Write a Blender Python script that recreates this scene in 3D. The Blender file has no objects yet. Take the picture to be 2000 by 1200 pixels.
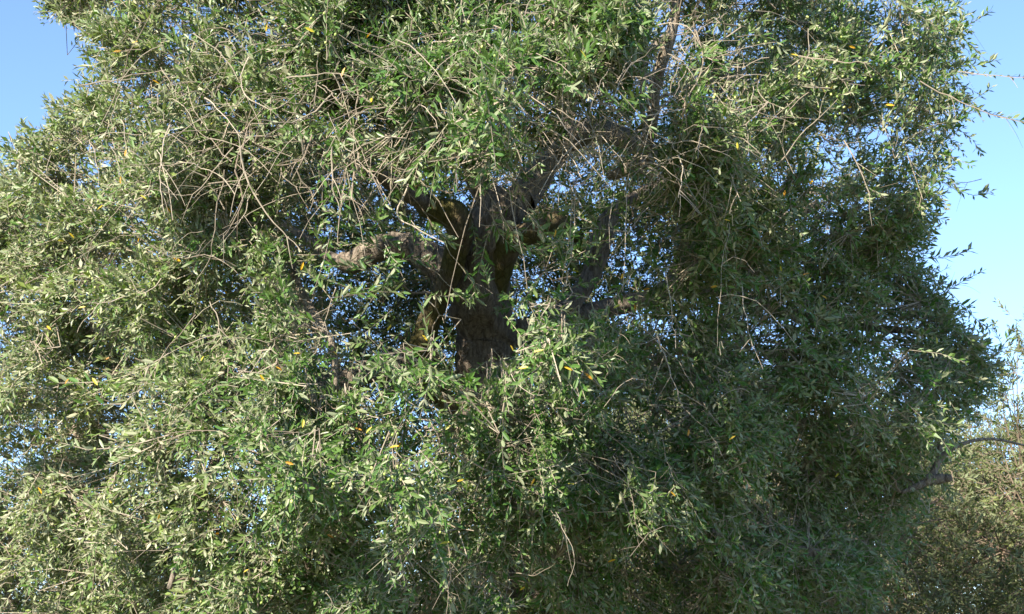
import bpy, math, random
import numpy as np
from mathutils import Vector, Matrix, kdtree

S = bpy.context.scene
COL = S.collection
rng = np.random.default_rng(11)
random.seed(11)
R = math.radians

# ------------------------------------------------------------------ camera
CAM = np.array([0.0, 0.0, 1.6]); PITCH = R(13.0); HFOV = R(36.0)
cam_d = bpy.data.cameras.new("camera"); cam = bpy.data.objects.new("camera", cam_d)
COL.objects.link(cam); S.camera = cam
cam.location = CAM; cam.rotation_euler = (R(90) + PITCH, 0, 0)
cam_d.sensor_fit = 'HORIZONTAL'; cam_d.angle = HFOV
cam_d.clip_start = 0.1; cam_d.clip_end = 3000

# ------------------------------------------------------------------ sky, sun, exposure
SUN_AZ, SUN_EL = R(33.0), R(31.0)          # azimuth: behind the viewer, to the left
world = bpy.data.worlds.new("World"); S.world = world; world.use_nodes = True
wn = world.node_tree.nodes
sky = wn.new("ShaderNodeTexSky"); sky.sky_type = 'NISHITA'; sky.sun_disc = False
sky.sun_elevation = SUN_EL; sky.sun_rotation = math.pi + SUN_AZ
sky.air_density = 0.68; sky.dust_density = 0.0; sky.ozone_density = 3.0
world.node_tree.links.new(sky.outputs[0], wn["Background"].inputs[0])
wn["Background"].inputs[1].default_value = 0.128
SUN_V = np.array([-math.sin(SUN_AZ) * math.cos(SUN_EL), -math.cos(SUN_AZ) * math.cos(SUN_EL), math.sin(SUN_EL)])
sun_d = bpy.data.lights.new("sun", 'SUN'); sun = bpy.data.objects.new("sun", sun_d); COL.objects.link(sun)
sun_d.energy = 5.0; sun_d.angle = R(0.5); sun_d.color = (1.0, 0.91, 0.75)
sun.rotation_euler = Vector(SUN_V).to_track_quat('Z', 'Y').to_euler()
S.view_settings.view_transform = 'Standard'; S.view_settings.look = 'None'
S.view_settings.gamma = 1.0; S.view_settings.use_curve_mapping = False
S.view_settings.exposure = 1.55
S.cycles.max_bounces = 8; S.cycles.transmission_bounces = 4

# ------------------------------------------------------------------ helpers
F_PX = 1000.0 / math.tan(HFOV / 2)
FWD = np.array([0, math.cos(PITCH), math.sin(PITCH)]); UPV = np.array([0, -math.sin(PITCH), math.cos(PITCH)])
RGT = np.array([1.0, 0, 0])

def at(px, py, d):
    """point in the place seen along photo pixel (px, py) at d metres of depth"""
    px, py, d = np.asarray(px, float), np.asarray(py, float), np.asarray(d, float)
    return CAM + d[..., None] * (FWD + ((px - 1000) / F_PX)[..., None] * RGT + ((600 - py) / F_PX)[..., None] * UPV)

def to_px(p):
    q = p - CAM; d = q @ FWD
    return 1000 + F_PX * (q @ RGT) / d, 600 - F_PX * (q @ UPV) / d, d

def nrm(v):
    return v / np.maximum(np.linalg.norm(v, axis=-1, keepdims=True), 1e-9)

_lat = rng.random((32, 32, 32))
def vnoise(p, scale, off=0.0):
    q = p / scale + off + 1000.0
    i = np.floor(q).astype(int); f = q - i; f = f * f * (3 - 2 * f)
    r = 0
    for dx in (0, 1):
        for dy in (0, 1):
            for dz in (0, 1):
                w = (f[..., 0] if dx else 1 - f[..., 0]) * (f[..., 1] if dy else 1 - f[..., 1]) * (f[..., 2] if dz else 1 - f[..., 2])
                r = r + w * _lat[(i[..., 0] + dx) % 32, (i[..., 1] + dy) % 32, (i[..., 2] + dz) % 32]
    return r

def mesh_np(name, V, faces_by_size, mats, face_tint=None, smooth=False):
    """faces_by_size: list of int arrays (n, k)"""
    me = bpy.data.meshes.new(name)
    me.vertices.add(len(V)); me.vertices.foreach_set("co", np.ascontiguousarray(V, np.float32).ravel())
    loops = np.concatenate([f.ravel() for f in faces_by_size]); sizes = np.concatenate([np.full(len(f), f.shape[1]) for f in faces_by_size])
    me.loops.add(len(loops)); me.loops.foreach_set("vertex_index", loops.astype(np.int32))
    starts = np.concatenate([[0], np.cumsum(sizes)[:-1]])
    me.polygons.add(len(sizes)); me.polygons.foreach_set("loop_start", starts.astype(np.int32))
    me.polygons.foreach_set("use_smooth", np.full(len(sizes), smooth))
    if face_tint is not None:
        a = me.attributes.new("tint", 'FLOAT', 'FACE'); a.data.foreach_set("value", np.ascontiguousarray(face_tint, np.float32))
    me.update(calc_edges=True)
    for m in (mats if isinstance(mats, (list, tuple)) else [mats]): me.materials.append(m)
    return me

def obj(name, me, parent=None, kind=None):
    o = bpy.data.objects.new(name, me); COL.objects.link(o)
    if parent is not None: o.parent = parent
    if kind: o["kind"] = kind
    return o

def thing(name, label, cat, group=None, loc=(0, 0, 0)):
    o = bpy.data.objects.new(name, None); COL.objects.link(o); o.location = loc
    o.empty_display_size = 0.2
    o["label"] = label; o["category"] = cat
    if group: o["group"] = group
    return o

def tubes(P, rad, sides):
    """P (n, m, 3), rad (n, m): n tubes of m rings -> verts, quads"""
    n, m, _ = P.shape
    T = np.gradient(P, axis=1); T = nrm(T)
    ref = np.where(np.abs(T[:, :1, 2:3]) > 0.9, np.array([1.0, 0, 0]), np.array([0, 0, 1.0]))
    e1 = nrm(np.cross(T, np.broadcast_to(ref, T.shape))); e2 = np.cross(T, e1)
    a = np.arange(sides) * 2 * math.pi / sides
    V = P[:, :, None, :] + rad[:, :, None, None] * (np.cos(a)[:, None] * e1[:, :, None, :] + np.sin(a)[:, None] * e2[:, :, None, :])
    idx = np.arange(n * m * sides).reshape(n, m, sides)
    q = np.stack([idx[:, :-1, :], np.roll(idx, -1, 2)[:, :-1, :], np.roll(idx, -1, 2)[:, 1:, :], idx[:, 1:, :]], -1).reshape(-1, 4)
    return V.reshape(-1, 3), q

def catmull(pts, n):
    P = np.asarray(pts, float)
    P = np.vstack([2 * P[0] - P[1], P, 2 * P[-1] - P[-2]])
    t = np.linspace(0, len(P) - 3 - 1e-6, n); i = t.astype(int); f = (t - i)[:, None]
    a, b, c, d = P[i], P[i + 1], P[i + 2], P[i + 3]
    return 0.5 * (2 * b + (c - a) * f + (2 * a - 5 * b + 4 * c - d) * f ** 2 + (3 * b - a - 3 * c + d) * f ** 3)

# ------------------------------------------------------------------ materials
def new_mat(name):
    m = bpy.data.materials.new(name); m.use_nodes = True
    nt = m.node_tree; nt.nodes.clear()
    out = nt.nodes.new("ShaderNodeOutputMaterial")
    return m, nt, out

def ramp(nt, stops):
    r = nt.nodes.new("ShaderNodeValToRGB"); e = r.color_ramp.elements
    while len(e) < len(stops): e.new(0.5)
    for k, (p, c) in enumerate(stops): e[k].position = p; e[k].color = (*c, 1)
    return r

def leaf_material(name, top, under, rough=0.42, transl=0.22, spec=0.5):
    m, nt, out = new_mat(name); N, L = nt.nodes, nt.links
    at_ = N.new("ShaderNodeAttribute"); at_.attribute_name = "tint"
    rt = ramp(nt, top); ru = ramp(nt, under)
    L.new(at_.outputs["Fac"], rt.inputs[0]); L.new(at_.outputs["Fac"], ru.inputs[0])
    geo = N.new("ShaderNodeNewGeometry")
    mix = N.new("ShaderNodeMix"); mix.data_type = 'RGBA'
    L.new(geo.outputs["Backfacing"], mix.inputs["Factor"]); L.new(rt.outputs[0], mix.inputs["A"]); L.new(ru.outputs[0], mix.inputs["B"])
    b = N.new("ShaderNodeBsdfPrincipled"); b.inputs["Specular IOR Level"].default_value = spec
    L.new(mix.outputs["Result"], b.inputs["Base Color"])
    rr = N.new("ShaderNodeMapRange"); rr.inputs["To Min"].default_value = rough; rr.inputs["To Max"].default_value = 0.75
    L.new(geo.outputs["Backfacing"], rr.inputs["Value"]); L.new(rr.outputs[0], b.inputs["Roughness"])
    t = N.new("ShaderNodeBsdfTranslucent")
    hs = N.new("ShaderNodeHueSaturation"); hs.inputs["Saturation"].default_value = 1.25; hs.inputs["Value"].default_value = 1.5
    L.new(rt.outputs[0], hs.inputs["Color"]); L.new(hs.outputs[0], t.inputs["Color"])
    ms = N.new("ShaderNodeMixShader"); ms.inputs[0].default_value = transl
    L.new(b.outputs[0], ms.inputs[1]); L.new(t.outputs[0], ms.inputs[2]); L.new(ms.outputs[0], out.inputs[0])
    return m

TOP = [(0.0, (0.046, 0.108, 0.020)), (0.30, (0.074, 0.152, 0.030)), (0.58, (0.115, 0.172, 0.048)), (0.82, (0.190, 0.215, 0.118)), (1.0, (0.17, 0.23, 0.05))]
UND = [(0.0, (0.19, 0.225, 0.13)), (0.6, (0.27, 0.29, 0.18)), (1.0, (0.37, 0.36, 0.24))]
M_LEAF = leaf_material("olive_leaf", TOP, UND)
M_LEAF_FAR = leaf_material("olive_leaf_distant", [(0.0, (0.062, 0.095, 0.024)), (0.5, (0.125, 0.158, 0.050)), (1.0, (0.19, 0.21, 0.078))], [(0.0, (0.15, 0.18, 0.09)), (1.0, (0.22, 0.24, 0.13))], rough=0.5)
M_YELLOW = leaf_material("yellowed_leaf", [(0.0, (0.42, 0.19, 0.02)), (0.4, (0.62, 0.34, 0.02)), (0.75, (0.60, 0.42, 0.04)), (1.0, (0.40, 0.38, 0.05))],
                         [(0.0, (0.60, 0.36, 0.06)), (1.0, (0.62, 0.46, 0.12))], transl=0.3)

def bark_material(name, dark, mid, light, moss=0.0, scale=1.0):
    m, nt, out = new_mat(name); N, L = nt.nodes, nt.links
    tc = N.new("ShaderNodeTexCoord")
    mp = N.new("ShaderNodeMapping"); mp.inputs["Scale"].default_value = (1.0, 1.0, 0.22); L.new(tc.outputs["Object"], mp.inputs[0])
    n1 = N.new("ShaderNodeTexNoise"); n1.inputs["Scale"].default_value = 34 * scale; n1.inputs["Detail"].default_value = 8; n1.inputs["Roughness"].default_value = 0.7
    L.new(mp.outputs[0], n1.inputs["Vector"])
    v = N.new("ShaderNodeTexVoronoi"); v.feature = 'DISTANCE_TO_EDGE'; v.inputs["Scale"].default_value = 26 * scale
    L.new(mp.outputs[0], v.inputs["Vector"])
    r = ramp(nt, [(0.28, dark), (0.5, mid), (0.72, light)]); L.new(n1.outputs[0], r.inputs[0])
    n2 = N.new("ShaderNodeTexNoise"); n2.inputs["Scale"].default_value = 5; n2.inputs["Detail"].default_value = 4; L.new(tc.outputs["Object"], n2.inputs["Vector"])
    mr = N.new("ShaderNodeMapRange"); mr.inputs["From Min"].default_value = 0.62 - 0.35 * moss; mr.inputs["From Max"].default_value = 0.74 - 0.3 * moss
    mr.inputs["To Max"].default_value = 0.85 if moss > 0 else 0.25
    L.new(n2.outputs[0], mr.inputs["Value"])
    mx = N.new("ShaderNodeMix"); mx.data_type = 'RGBA'; L.new(mr.outputs[0], mx.inputs["Factor"]); L.new(r.outputs[0], mx.inputs["A"])
    mx.inputs["B"].default_value = (0.12, 0.11, 0.03, 1) if moss > 0 else (0.30, 0.29, 0.24, 1)
    cr = N.new("ShaderNodeMapRange"); cr.inputs["From Max"].default_value = 0.10; cr.inputs["To Min"].default_value = 0.8; L.new(v.outputs["Distance"], cr.inputs["Value"])
    mu = N.new("ShaderNodeMix"); mu.data_type = 'RGBA'; mu.blend_type = 'MULTIPLY'; mu.inputs["Factor"].default_value = 1
    L.new(mx.outputs["Result"], mu.inputs["A"]); L.new(cr.outputs[0], mu.inputs["B"])
    b = N.new("ShaderNodeBsdfPrincipled"); b.inputs["Roughness"].default_value = 0.9; b.inputs["Specular IOR Level"].default_value = 0.2
    L.new(mu.outputs["Result"], b.inputs["Base Color"])
    ad = N.new("ShaderNodeMath"); ad.operation = 'ADD'; L.new(n1.outputs[0], ad.inputs[0]); L.new(cr.outputs[0], ad.inputs[1])
    bp = N.new("ShaderNodeBump"); bp.inputs["Strength"].default_value = 1.0; bp.inputs["Distance"].default_value = 0.04
    L.new(ad.outputs[0], bp.inputs["Height"]); L.new(bp.outputs[0], b.inputs["Normal"])
    L.new(b.outputs[0], out.inputs[0])
    return m

M_BARK = bark_material("olive_bark", (0.085, 0.065, 0.05), (0.24, 0.195, 0.155), (0.42, 0.36, 0.29))
M_MOSS = bark_material("mossy_bark", (0.07, 0.055, 0.035), (0.17, 0.13, 0.085), (0.28, 0.23, 0.15), moss=0.75)
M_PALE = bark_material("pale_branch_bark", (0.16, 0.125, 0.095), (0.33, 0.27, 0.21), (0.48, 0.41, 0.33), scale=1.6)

def twig_material():
    m, nt, out = new_mat("bare_twig_bark"); N, L = nt.nodes, nt.links
    a = N.new("ShaderNodeAttribute"); a.attribute_name = "tint"
    r = ramp(nt, [(0.0, (0.17, 0.125, 0.09)), (0.5, (0.265, 0.22, 0.17)), (0.85, (0.36, 0.305, 0.24)), (1.0, (0.27, 0.27, 0.14))])
    L.new(a.outputs["Fac"], r.inputs[0])
    tc = N.new("ShaderNodeTexCoord"); n = N.new("ShaderNodeTexNoise"); n.inputs["Scale"].default_value = 60; L.new(tc.outputs["Object"], n.inputs["Vector"])
    mr = N.new("ShaderNodeMapRange"); mr.inputs["To Min"].default_value = 0.7; mr.inputs["To Max"].default_value = 1.2; L.new(n.outputs[0], mr.inputs["Value"])
    mu = N.new("ShaderNodeMix"); mu.data_type = 'RGBA'; mu.blend_type = 'MULTIPLY'; mu.inputs["Factor"].default_value = 1
    L.new(r.outputs[0], mu.inputs["A"]); L.new(mr.outputs[0], mu.inputs["B"])
    b = N.new("ShaderNodeBsdfPrincipled"); b.inputs["Roughness"].default_value = 0.75; b.inputs["Specular IOR Level"].default_value = 0.3
    L.new(mu.outputs["Result"], b.inputs["Base Color"]); L.new(b.outputs[0], out.inputs[0])
    return m
M_TWIG = twig_material()

def olive_material():
    m, nt, out = new_mat("green_olive"); N, L = nt.nodes, nt.links
    oi = N.new("ShaderNodeObjectInfo"); r = ramp(nt, [(0.0, (0.16, 0.24, 0.05)), (0.6, (0.30, 0.37, 0.09)), (1.0, (0.42, 0.44, 0.15))])
    L.new(oi.outputs["Random"], r.inputs[0])
    b = N.new("ShaderNodeBsdfPrincipled"); b.inputs["Roughness"].default_value = 0.35
    L.new(r.outputs[0], b.inputs["Base Color"]); L.new(b.outputs[0], out.inputs[0])
    return m
M_OLIVE = olive_material()

def ground_material():
    m, nt, out = new_mat("dry_grass_ground"); N, L = nt.nodes, nt.links
    tc = N.new("ShaderNodeTexCoord"); n = N.new("ShaderNodeTexNoise"); n.inputs["Scale"].default_value = 1.3; n.inputs["Detail"].default_value = 10
    L.new(tc.outputs["Object"], n.inputs["Vector"])
    r = ramp(nt, [(0.3, (0.05, 0.07, 0.02)), (0.5, (0.10, 0.11, 0.045)), (0.7, (0.20, 0.16, 0.09))]); L.new(n.outputs[0], r.inputs[0])
    n2 = N.new("ShaderNodeTexNoise"); n2.inputs["Scale"].default_value = 40; L.new(tc.outputs["Object"], n2.inputs["Vector"])
    bp = N.new("ShaderNodeBump"); bp.inputs["Strength"].default_value = 0.7; L.new(n2.outputs[0], bp.inputs["Height"])
    b = N.new("ShaderNodeBsdfPrincipled"); b.inputs["Roughness"].default_value = 0.95
    L.new(r.outputs[0], b.inputs["Base Color"]); L.new(bp.outputs[0], b.inputs["Normal"]); L.new(b.outputs[0], out.inputs[0])
    return m

# ------------------------------------------------------------------ ground
def build_ground():
    xs = np.concatenate([[-1500, -500, -160, -80], np.linspace(-40, 40, 41), [80, 160, 500, 1500]])
    ys = np.concatenate([[-1500, -400, -80], np.linspace(-20, 60, 41), [120, 300, 700, 1500]])
    X, Y = np.meshgrid(xs, ys, indexing='ij'); Z = np.zeros_like(X)
    P = np.stack([X, Y, Z], -1).reshape(-1, 3)
    P[:, 2] = (vnoise(P, 7.0) - 0.5) * 0.35 + (vnoise(P, 2.3, 5.0) - 0.5) * 0.12
    idx = np.arange(len(P)).reshape(X.shape)
    q = np.stack([idx[:-1, :-1], idx[1:, :-1], idx[1:, 1:], idx[:-1, 1:]], -1).reshape(-1, 4)
    o = obj("ground", mesh_np("ground", P, [q], ground_material(), smooth=True), kind="structure")
build_ground()

# ------------------------------------------------------------------ leaves
def leaf_geometry(base, dirv, nor, length, width, curl, far=False):
    """two half blades folded along the midrib (4 triangles), or a simple bent diamond far away"""
    side = nrm(np.cross(dirv, nor)); nor = np.cross(side, dirv)
    Lg, W = length[:, None], width[:, None]
    tip = base + dirv * Lg - nor * (curl[:, None] * Lg)
    n = len(base)
    if far:
        mid = base + dirv * Lg * 0.5
        V = np.stack([base, mid + side * W, tip, mid - side * W], 1).reshape(-1, 3)
        return V, np.arange(n * 4).reshape(n, 4), 1
    def edge(s, sg, f):
        return base + dirv * Lg * s + side * (sg * W * f) + nor * (W * 0.28 - curl[:, None] * Lg * s * s)
    V = np.stack([base, edge(0.28, 1, 0.88), edge(0.70, 1, 0.90), tip, edge(0.70, -1, 0.90), edge(0.28, -1, 0.88)], 1).reshape(-1, 3)
    b6 = (np.arange(n) * 6)[:, None]
    q = np.stack([b6 + np.array([0, 1, 2, 3]), b6 + np.array([0, 3, 4, 5])], 1).reshape(-1, 4)
    return V, q, 2

def sprigs(base, t0, L, sag, pairs, bend=0.25, keep=0.9, lmin=0.033, lmax=0.056):
    """leafy shoots: returns stem points (n,6,3) and leaf arrays"""
    n = len(base)
    rv = nrm(rng.normal(size=(n, 3))); rv -= t0 * (rv * t0).sum(1, keepdims=True)
    Bd = rv * (bend * L)[:, None] + np.array([0, 0, -1.0]) * (sag * L)[:, None]
    def pt(s): return base[:, None] + t0[:, None] * (L[:, None] * s)[..., None] + Bd[:, None] * (s ** 2)[..., None]
    def tg(s): return nrm(t0[:, None] * L[:, None, None] + 2 * Bd[:, None] * s[..., None])
    s6 = np.broadcast_to(np.linspace(0, 1, 6), (n, 6))
    stem = pt(s6)
    k = np.arange(pairs)
    s = (0.12 + 0.88 * (k + 0.6) / pairs)[None] + rng.normal(0, 0.012, (n, pairs)); s = np.clip(s, 0, 1)
    p, t = pt(s), tg(s)
    e1 = nrm(np.cross(t, nrm(rv)[:, None] + 1e-3)); e2 = np.cross(t, e1)
    phi = rng.random((n, 1)) * 6.28 + k[None] * (math.pi / 2) + rng.normal(0, 0.35, (n, pairs))
    out = []
    for sg in (0, math.pi):
        sd = np.cos(phi + sg)[..., None] * e1 + np.sin(phi + sg)[..., None] * e2
        op = rng.uniform(0.45, 1.0, (n, pairs, 1))
        d = nrm(t * 0.85 + sd * op + rng.normal(0, 0.14, (n, pairs, 3)) + np.array([0, 0, 0.10]))
        # the upper face turns along the shoot tip and to the light
        nn = t * 0.40 - sd * 0.20 + np.array([0, 0, 0.35]) + SUN_V * 0.65 + rng.normal(0, 0.40, (n, pairs, 3))
        nn = nn * np.where(rng.random((n, pairs, 1)) < 0.2, -1, 1)
        nn = nrm(nn - d * (nn * d).sum(-1, keepdims=True))
        ln = rng.uniform(lmin, lmax, (n, pairs)) * (1.0 - 0.35 * (s > 0.9))
        out.append((p.reshape(-1, 3), d.reshape(-1, 3), nn.reshape(-1, 3), ln.ravel(), np.repeat(np.arange(n), pairs)))
    b, d, nn, ln, sid = [np.concatenate(x) for x in zip(*out)]
    m = rng.random(len(b)) < keep
    return stem, b[m], d[m], nn[m], ln[m], sid[m]

# ------------------------------------------------------------------ the big tree: trunk and limbs
tree = thing("olive_tree", "huge old olive tree filling the picture, with forked dark trunk and drooping leafy crown", "tree",
             loc=tuple(at(1075, 1200, 9.45) * np.array([1, 1, 0])))
TREE_O = np.array(tree.location)

LIMBS = []   # centre lines kept as skeleton for the smaller branches
def limb(name, pix, rads, material, rings=46, sides=14, rough=0.10, label=None, skeleton=True, cap=True):
    """pix: (px, py, depth) control points; rads in metres at those points"""
    pts = at([p[0] for p in pix], [p[1] for p in pix], [p[2] for p in pix])
    C = catmull(pts, rings); r = np.interp(np.linspace(0, 1, rings), np.linspace(0, 1, len(rads)), rads)
    if skeleton: LIMBS.append((C, r))
    C = C + (np.stack([vnoise(C, 0.22, 3.0), vnoise(C, 0.22, 9.0), vnoise(C, 0.22, 17.0)], -1) - 0.5) * (r[:, None] * 0.5)
    V, q = tubes(C[None], r[None], sides)
    ax = np.repeat(C, sides, 0); rd = V - ax
    ang = vnoise(V, 0.09, 2.0) * 0.5 + vnoise(V * np.array([1, 1, 0.25]), 0.035, 7.0) * 0.5
    th = np.tile(np.arange(sides) * 2 * math.pi / sides, rings); al = np.repeat(np.linspace(0, 1, rings) * np.linalg.norm(np.diff(C, axis=0), axis=1).sum(), sides)
    ridge = 0.5 * np.abs(np.sin(2.5 * th + 2.2 * al + 1.5 * vnoise(V, 0.3))) + 0.35 * np.abs(np.sin(6 * th - 3.0 * al + 2 * vnoise(V, 0.15)))
    V = ax + rd * (1 + rough * (4.0 * (ang - 0.5) + 1.3 * (ridge - 0.5)))[:, None]
    faces = [q]
    if cap:
        V = np.vstack([V, C[-1:] + nrm(C[-1:] - C[-2:-1]) * r[-1] * 0.35])
        l0 = (rings - 1) * sides; tip = len(V) - 1
        faces.append(np.array([[l0 + k, l0 + (k + 1) % sides, tip] for k in range(sides)]))
    me = mesh_np(name, V - TREE_O, faces, material, smooth=True)
    o = obj(name, me, tree)
    if label: o["label"] = label
    return o

g0 = TREE_O
def px_of(p): a, b, c = to_px(np.array(p)); return (float(a), float(b), float(c))
limb("trunk", [px_of(g0 + [0.05, 0, -0.1]), px_of(g0 + [0.02, 0, 0.5]), (1080, 1080, 9.4), (1040, 930, 9.35), (975, 780, 9.3), (938, 640, 9.25), (946, 540, 9.2), (975, 440, 9.2), (1000, 395, 9.22)],
     [0.46, 0.34, 0.27, 0.22, 0.19, 0.165, 0.15, 0.15, 0.12], M_BARK, rings=90, sides=28, rough=0.16)
limb("limb", [(985, 860, 9.3), (822, 740, 9.15), (835, 640, 9.1), (872, 555, 9.05), (893, 480, 9.0), (893, 425, 8.95), (838, 405, 8.95), (800, 345, 9.0), (770, 250, 9.1), (745, 130, 9.1), (730, -60, 9.0)],
     [0.06, 0.068, 0.066, 0.064, 0.070, 0.085, 0.068, 0.055, 0.045, 0.035, 0.025], M_MOSS, rings=84, label="mossy kinked limb left of the trunk")
limb("limb", [(940, 640, 9.3), (900, 555, 9.45), (850, 505, 9.5), (790, 482, 9.6), (735, 490, 9.65), (690, 512, 9.7), (640, 500, 9.8), (560, 440, 10.0), (420, 350, 10.2)],
     [0.05, 0.10, 0.095, 0.085, 0.08, 0.07, 0.036, 0.024, 0.014], M_BARK, rings=70, rough=0.18, label="thick gnarled limb running left into the crown")
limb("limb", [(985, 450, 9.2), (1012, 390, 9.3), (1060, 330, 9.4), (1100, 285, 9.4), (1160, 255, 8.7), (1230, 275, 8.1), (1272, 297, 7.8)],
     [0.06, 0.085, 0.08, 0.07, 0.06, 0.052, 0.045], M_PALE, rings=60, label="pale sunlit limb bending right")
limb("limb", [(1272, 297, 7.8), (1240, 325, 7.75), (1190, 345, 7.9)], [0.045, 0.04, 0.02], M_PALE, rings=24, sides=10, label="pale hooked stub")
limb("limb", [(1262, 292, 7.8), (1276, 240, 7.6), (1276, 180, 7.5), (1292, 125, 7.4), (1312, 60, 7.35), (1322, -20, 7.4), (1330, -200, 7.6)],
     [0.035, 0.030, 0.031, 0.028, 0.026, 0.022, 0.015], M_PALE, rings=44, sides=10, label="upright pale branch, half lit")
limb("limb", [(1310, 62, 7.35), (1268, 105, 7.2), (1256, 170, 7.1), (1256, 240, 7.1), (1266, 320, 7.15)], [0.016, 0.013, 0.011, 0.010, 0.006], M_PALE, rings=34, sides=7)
limb("limb", [(955, 640, 9.2), (985, 500, 9.1), (1035, 455, 9.0), (1085, 430, 9.1), (1130, 470, 9.4)], [0.05, 0.08, 0.07, 0.055, 0.03], M_MOSS, rings=44, label="mossy limb right of the fork")
limb("limb", [(960, 690, 9.3), (1020, 640, 9.4), (1090, 625, 9.6), (1150, 545, 9.8), (1175, 480, 9.8), (1195, 415, 9.8), (1255, 375, 9.9), (1340, 330, 10.1), (1450, 240, 10.2), (1540, 120, 10.2)],
     [0.05, 0.07, 0.065, 0.06, 0.072, 0.05, 0.03, 0.026, 0.022, 0.018], M_BARK, rings=80, rough=0.14, label="stout limb with sun flecks right of the trunk")
limb("limb", [(1080, 628, 9.6), (1200, 600, 9.9), (1290, 575, 10.1), (1330, 530, 10.3), (1420, 470, 10.4), (1600, 400, 10.3)], [0.07, 0.06, 0.055, 0.05, 0.04, 0.025], M_BARK, rings=50)
limb("limb", [(1290, 575, 10.1), (1420, 570, 10.0), (1560, 620, 9.8), (1700, 640, 9.6), (1820, 650, 9.4)], [0.05, 0.04, 0.03, 0.025, 0.016], M_BARK, rings=50, sides=10)
limb("limb", [(1045, 935, 9.35), (1150, 915, 9.2), (1240, 945, 9.1), (1300, 990, 9.0), (1360, 1030, 8.95), (1440, 1050, 8.9), (1600, 1080, 8.8)], [0.08, 0.065, 0.055, 0.05, 0.04, 0.032, 0.02], M_BARK, rings=54, label="low limb sagging right in the shade")
limb("limb", [(1240, 945, 9.1), (1258, 985, 9.05), (1254, 1045, 9.0)], [0.035, 0.03, 0.018], M_BARK, rings=20, sides=10)
limb("limb", [(1240, 945, 9.1), (1320, 905, 9.3), (1325, 850, 9.4), (1290, 780, 9.5)], [0.03, 0.024, 0.02, 0.012], M_BARK, rings=26, sides=9)
limb("limb", [(1760, 962, 9.1), (1815, 937, 9.2), (1838, 895, 9.25), (1885, 866, 9.3), (1940, 858, 9.4), (2010, 872, 9.5)], [0.010, 0.026, 0.019, 0.012, 0.009, 0.006], M_BARK, rings=44, sides=10, label="dark crooked branch reaching out on the right")
limb("limb", [(1812, 938, 9.2), (1835, 936, 9.18), (1858, 934, 9.15)], [0.04, 0.032, 0.02], M_BARK, rings=14, sides=9)
limb("limb", [(1836, 900, 9.25), (1834, 860, 9.3), (1828, 800, 9.4)], [0.022, 0.017, 0.01], M_BARK, rings=18, sides=8)
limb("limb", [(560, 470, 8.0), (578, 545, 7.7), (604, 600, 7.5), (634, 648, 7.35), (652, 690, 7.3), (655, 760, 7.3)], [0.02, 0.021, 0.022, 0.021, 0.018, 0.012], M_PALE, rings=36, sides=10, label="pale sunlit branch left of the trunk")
limb("limb", [(840, 690, 9.2), (740, 720, 9.0), (600, 760, 8.8), (455, 750, 8.6), (330, 700, 8.5), (180, 640, 8.6)], [0.08, 0.065, 0.055, 0.05, 0.035, 0.02], M_BARK, rings=50, label="low limb running left in the shade")
limb("limb", [(460, 755, 8.6), (440, 860, 8.3), (380, 1000, 8.0), (330, 1150, 7.9)], [0.04, 0.03, 0.022, 0.014], M_BARK, rings=34, sides=9)
limb("limb", [(975, 430, 9.2), (930, 340, 9.2), (905, 220, 9.0), (930, 60, 8.8), (960, -180, 8.6)], [0.06, 0.07, 0.055, 0.04, 0.03], M_BARK, rings=50)
limb("limb", [(1020, 400, 9.3), (1080, 300, 9.8), (1120, 150, 10.1), (1150, -50, 10.2), (1180, -250, 10.2)], [0.09, 0.07, 0.055, 0.04, 0.028], M_BARK, rings=50)
limb("limb", [(600, 760, 8.8), (700, 850, 8.2), (760, 960, 7.6), (780, 1080, 7.2)], [0.045, 0.035, 0.025, 0.015], M_BARK, rings=36, sides=9)
limb("limb", [(1000, 830, 9.3), (960, 800, 8.6), (900, 820, 7.8), (860, 860, 7.2)], [0.07, 0.045, 0.03, 0.015], M_BARK, rings=36, sides=9)
limb("limb", [(838, 405, 8.95), (720, 330, 8.5), (600, 290, 8.0), (480, 280, 7.6), (330, 330, 7.4)], [0.05, 0.042, 0.034, 0.026, 0.014], M_BARK, rings=44, sides=9)

# ------------------------------------------------------------------ crown of the big tree
OUTLINE = [(250, -430), (-80, -400), (-200, -300), (30, -120), (100, 0), (150, 55), (215, 90), (185, 130), (190, 180), (120, 205), (110, 240), (50, 270), (20, 315), (-10, 370), (-90, 470), (-330, 560), (-420, 900), (-400, 1500),
           (1640, 1500), (1700, 1210), (1735, 1080), (1800, 1010), (1855, 930), (1850, 840), (1935, 735), (1935, 690), (1875, 640), (1835, 590), (1800, 540), (1775, 480), (1800, 430),
           (1815, 385), (1850, 320), (1870, 260), (1890, 200), (1880, 150), (1890, 90), (1880, 40), (1840, 0), (1680, -180), (1400, -330), (1000, -430), (600, -450)]
HOLLOW = [(540, 350), (620, 320), (760, 305), (850, 315), (1000, 315), (1060, 270), (1180, 270), (1300, 335), (1335, 470), (1285, 570), (1200, 625), (1110, 615), (1035, 640), (1000, 715), (820, 710), (690, 640), (610, 600), (550, 470)]
def inside(poly, x, y):
    r = np.zeros(x.shape, bool); n = len(poly)
    for k in range(n):
        x1, y1 = poly[k]; x2, y2 = poly[(k + 1) % n]
        c = ((y1 > y) != (y2 > y)) & (x < (x2 - x1) * (y - y1) / (y2 - y1 + 1e-9) + x1)
        r ^= c
    return r

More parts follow.
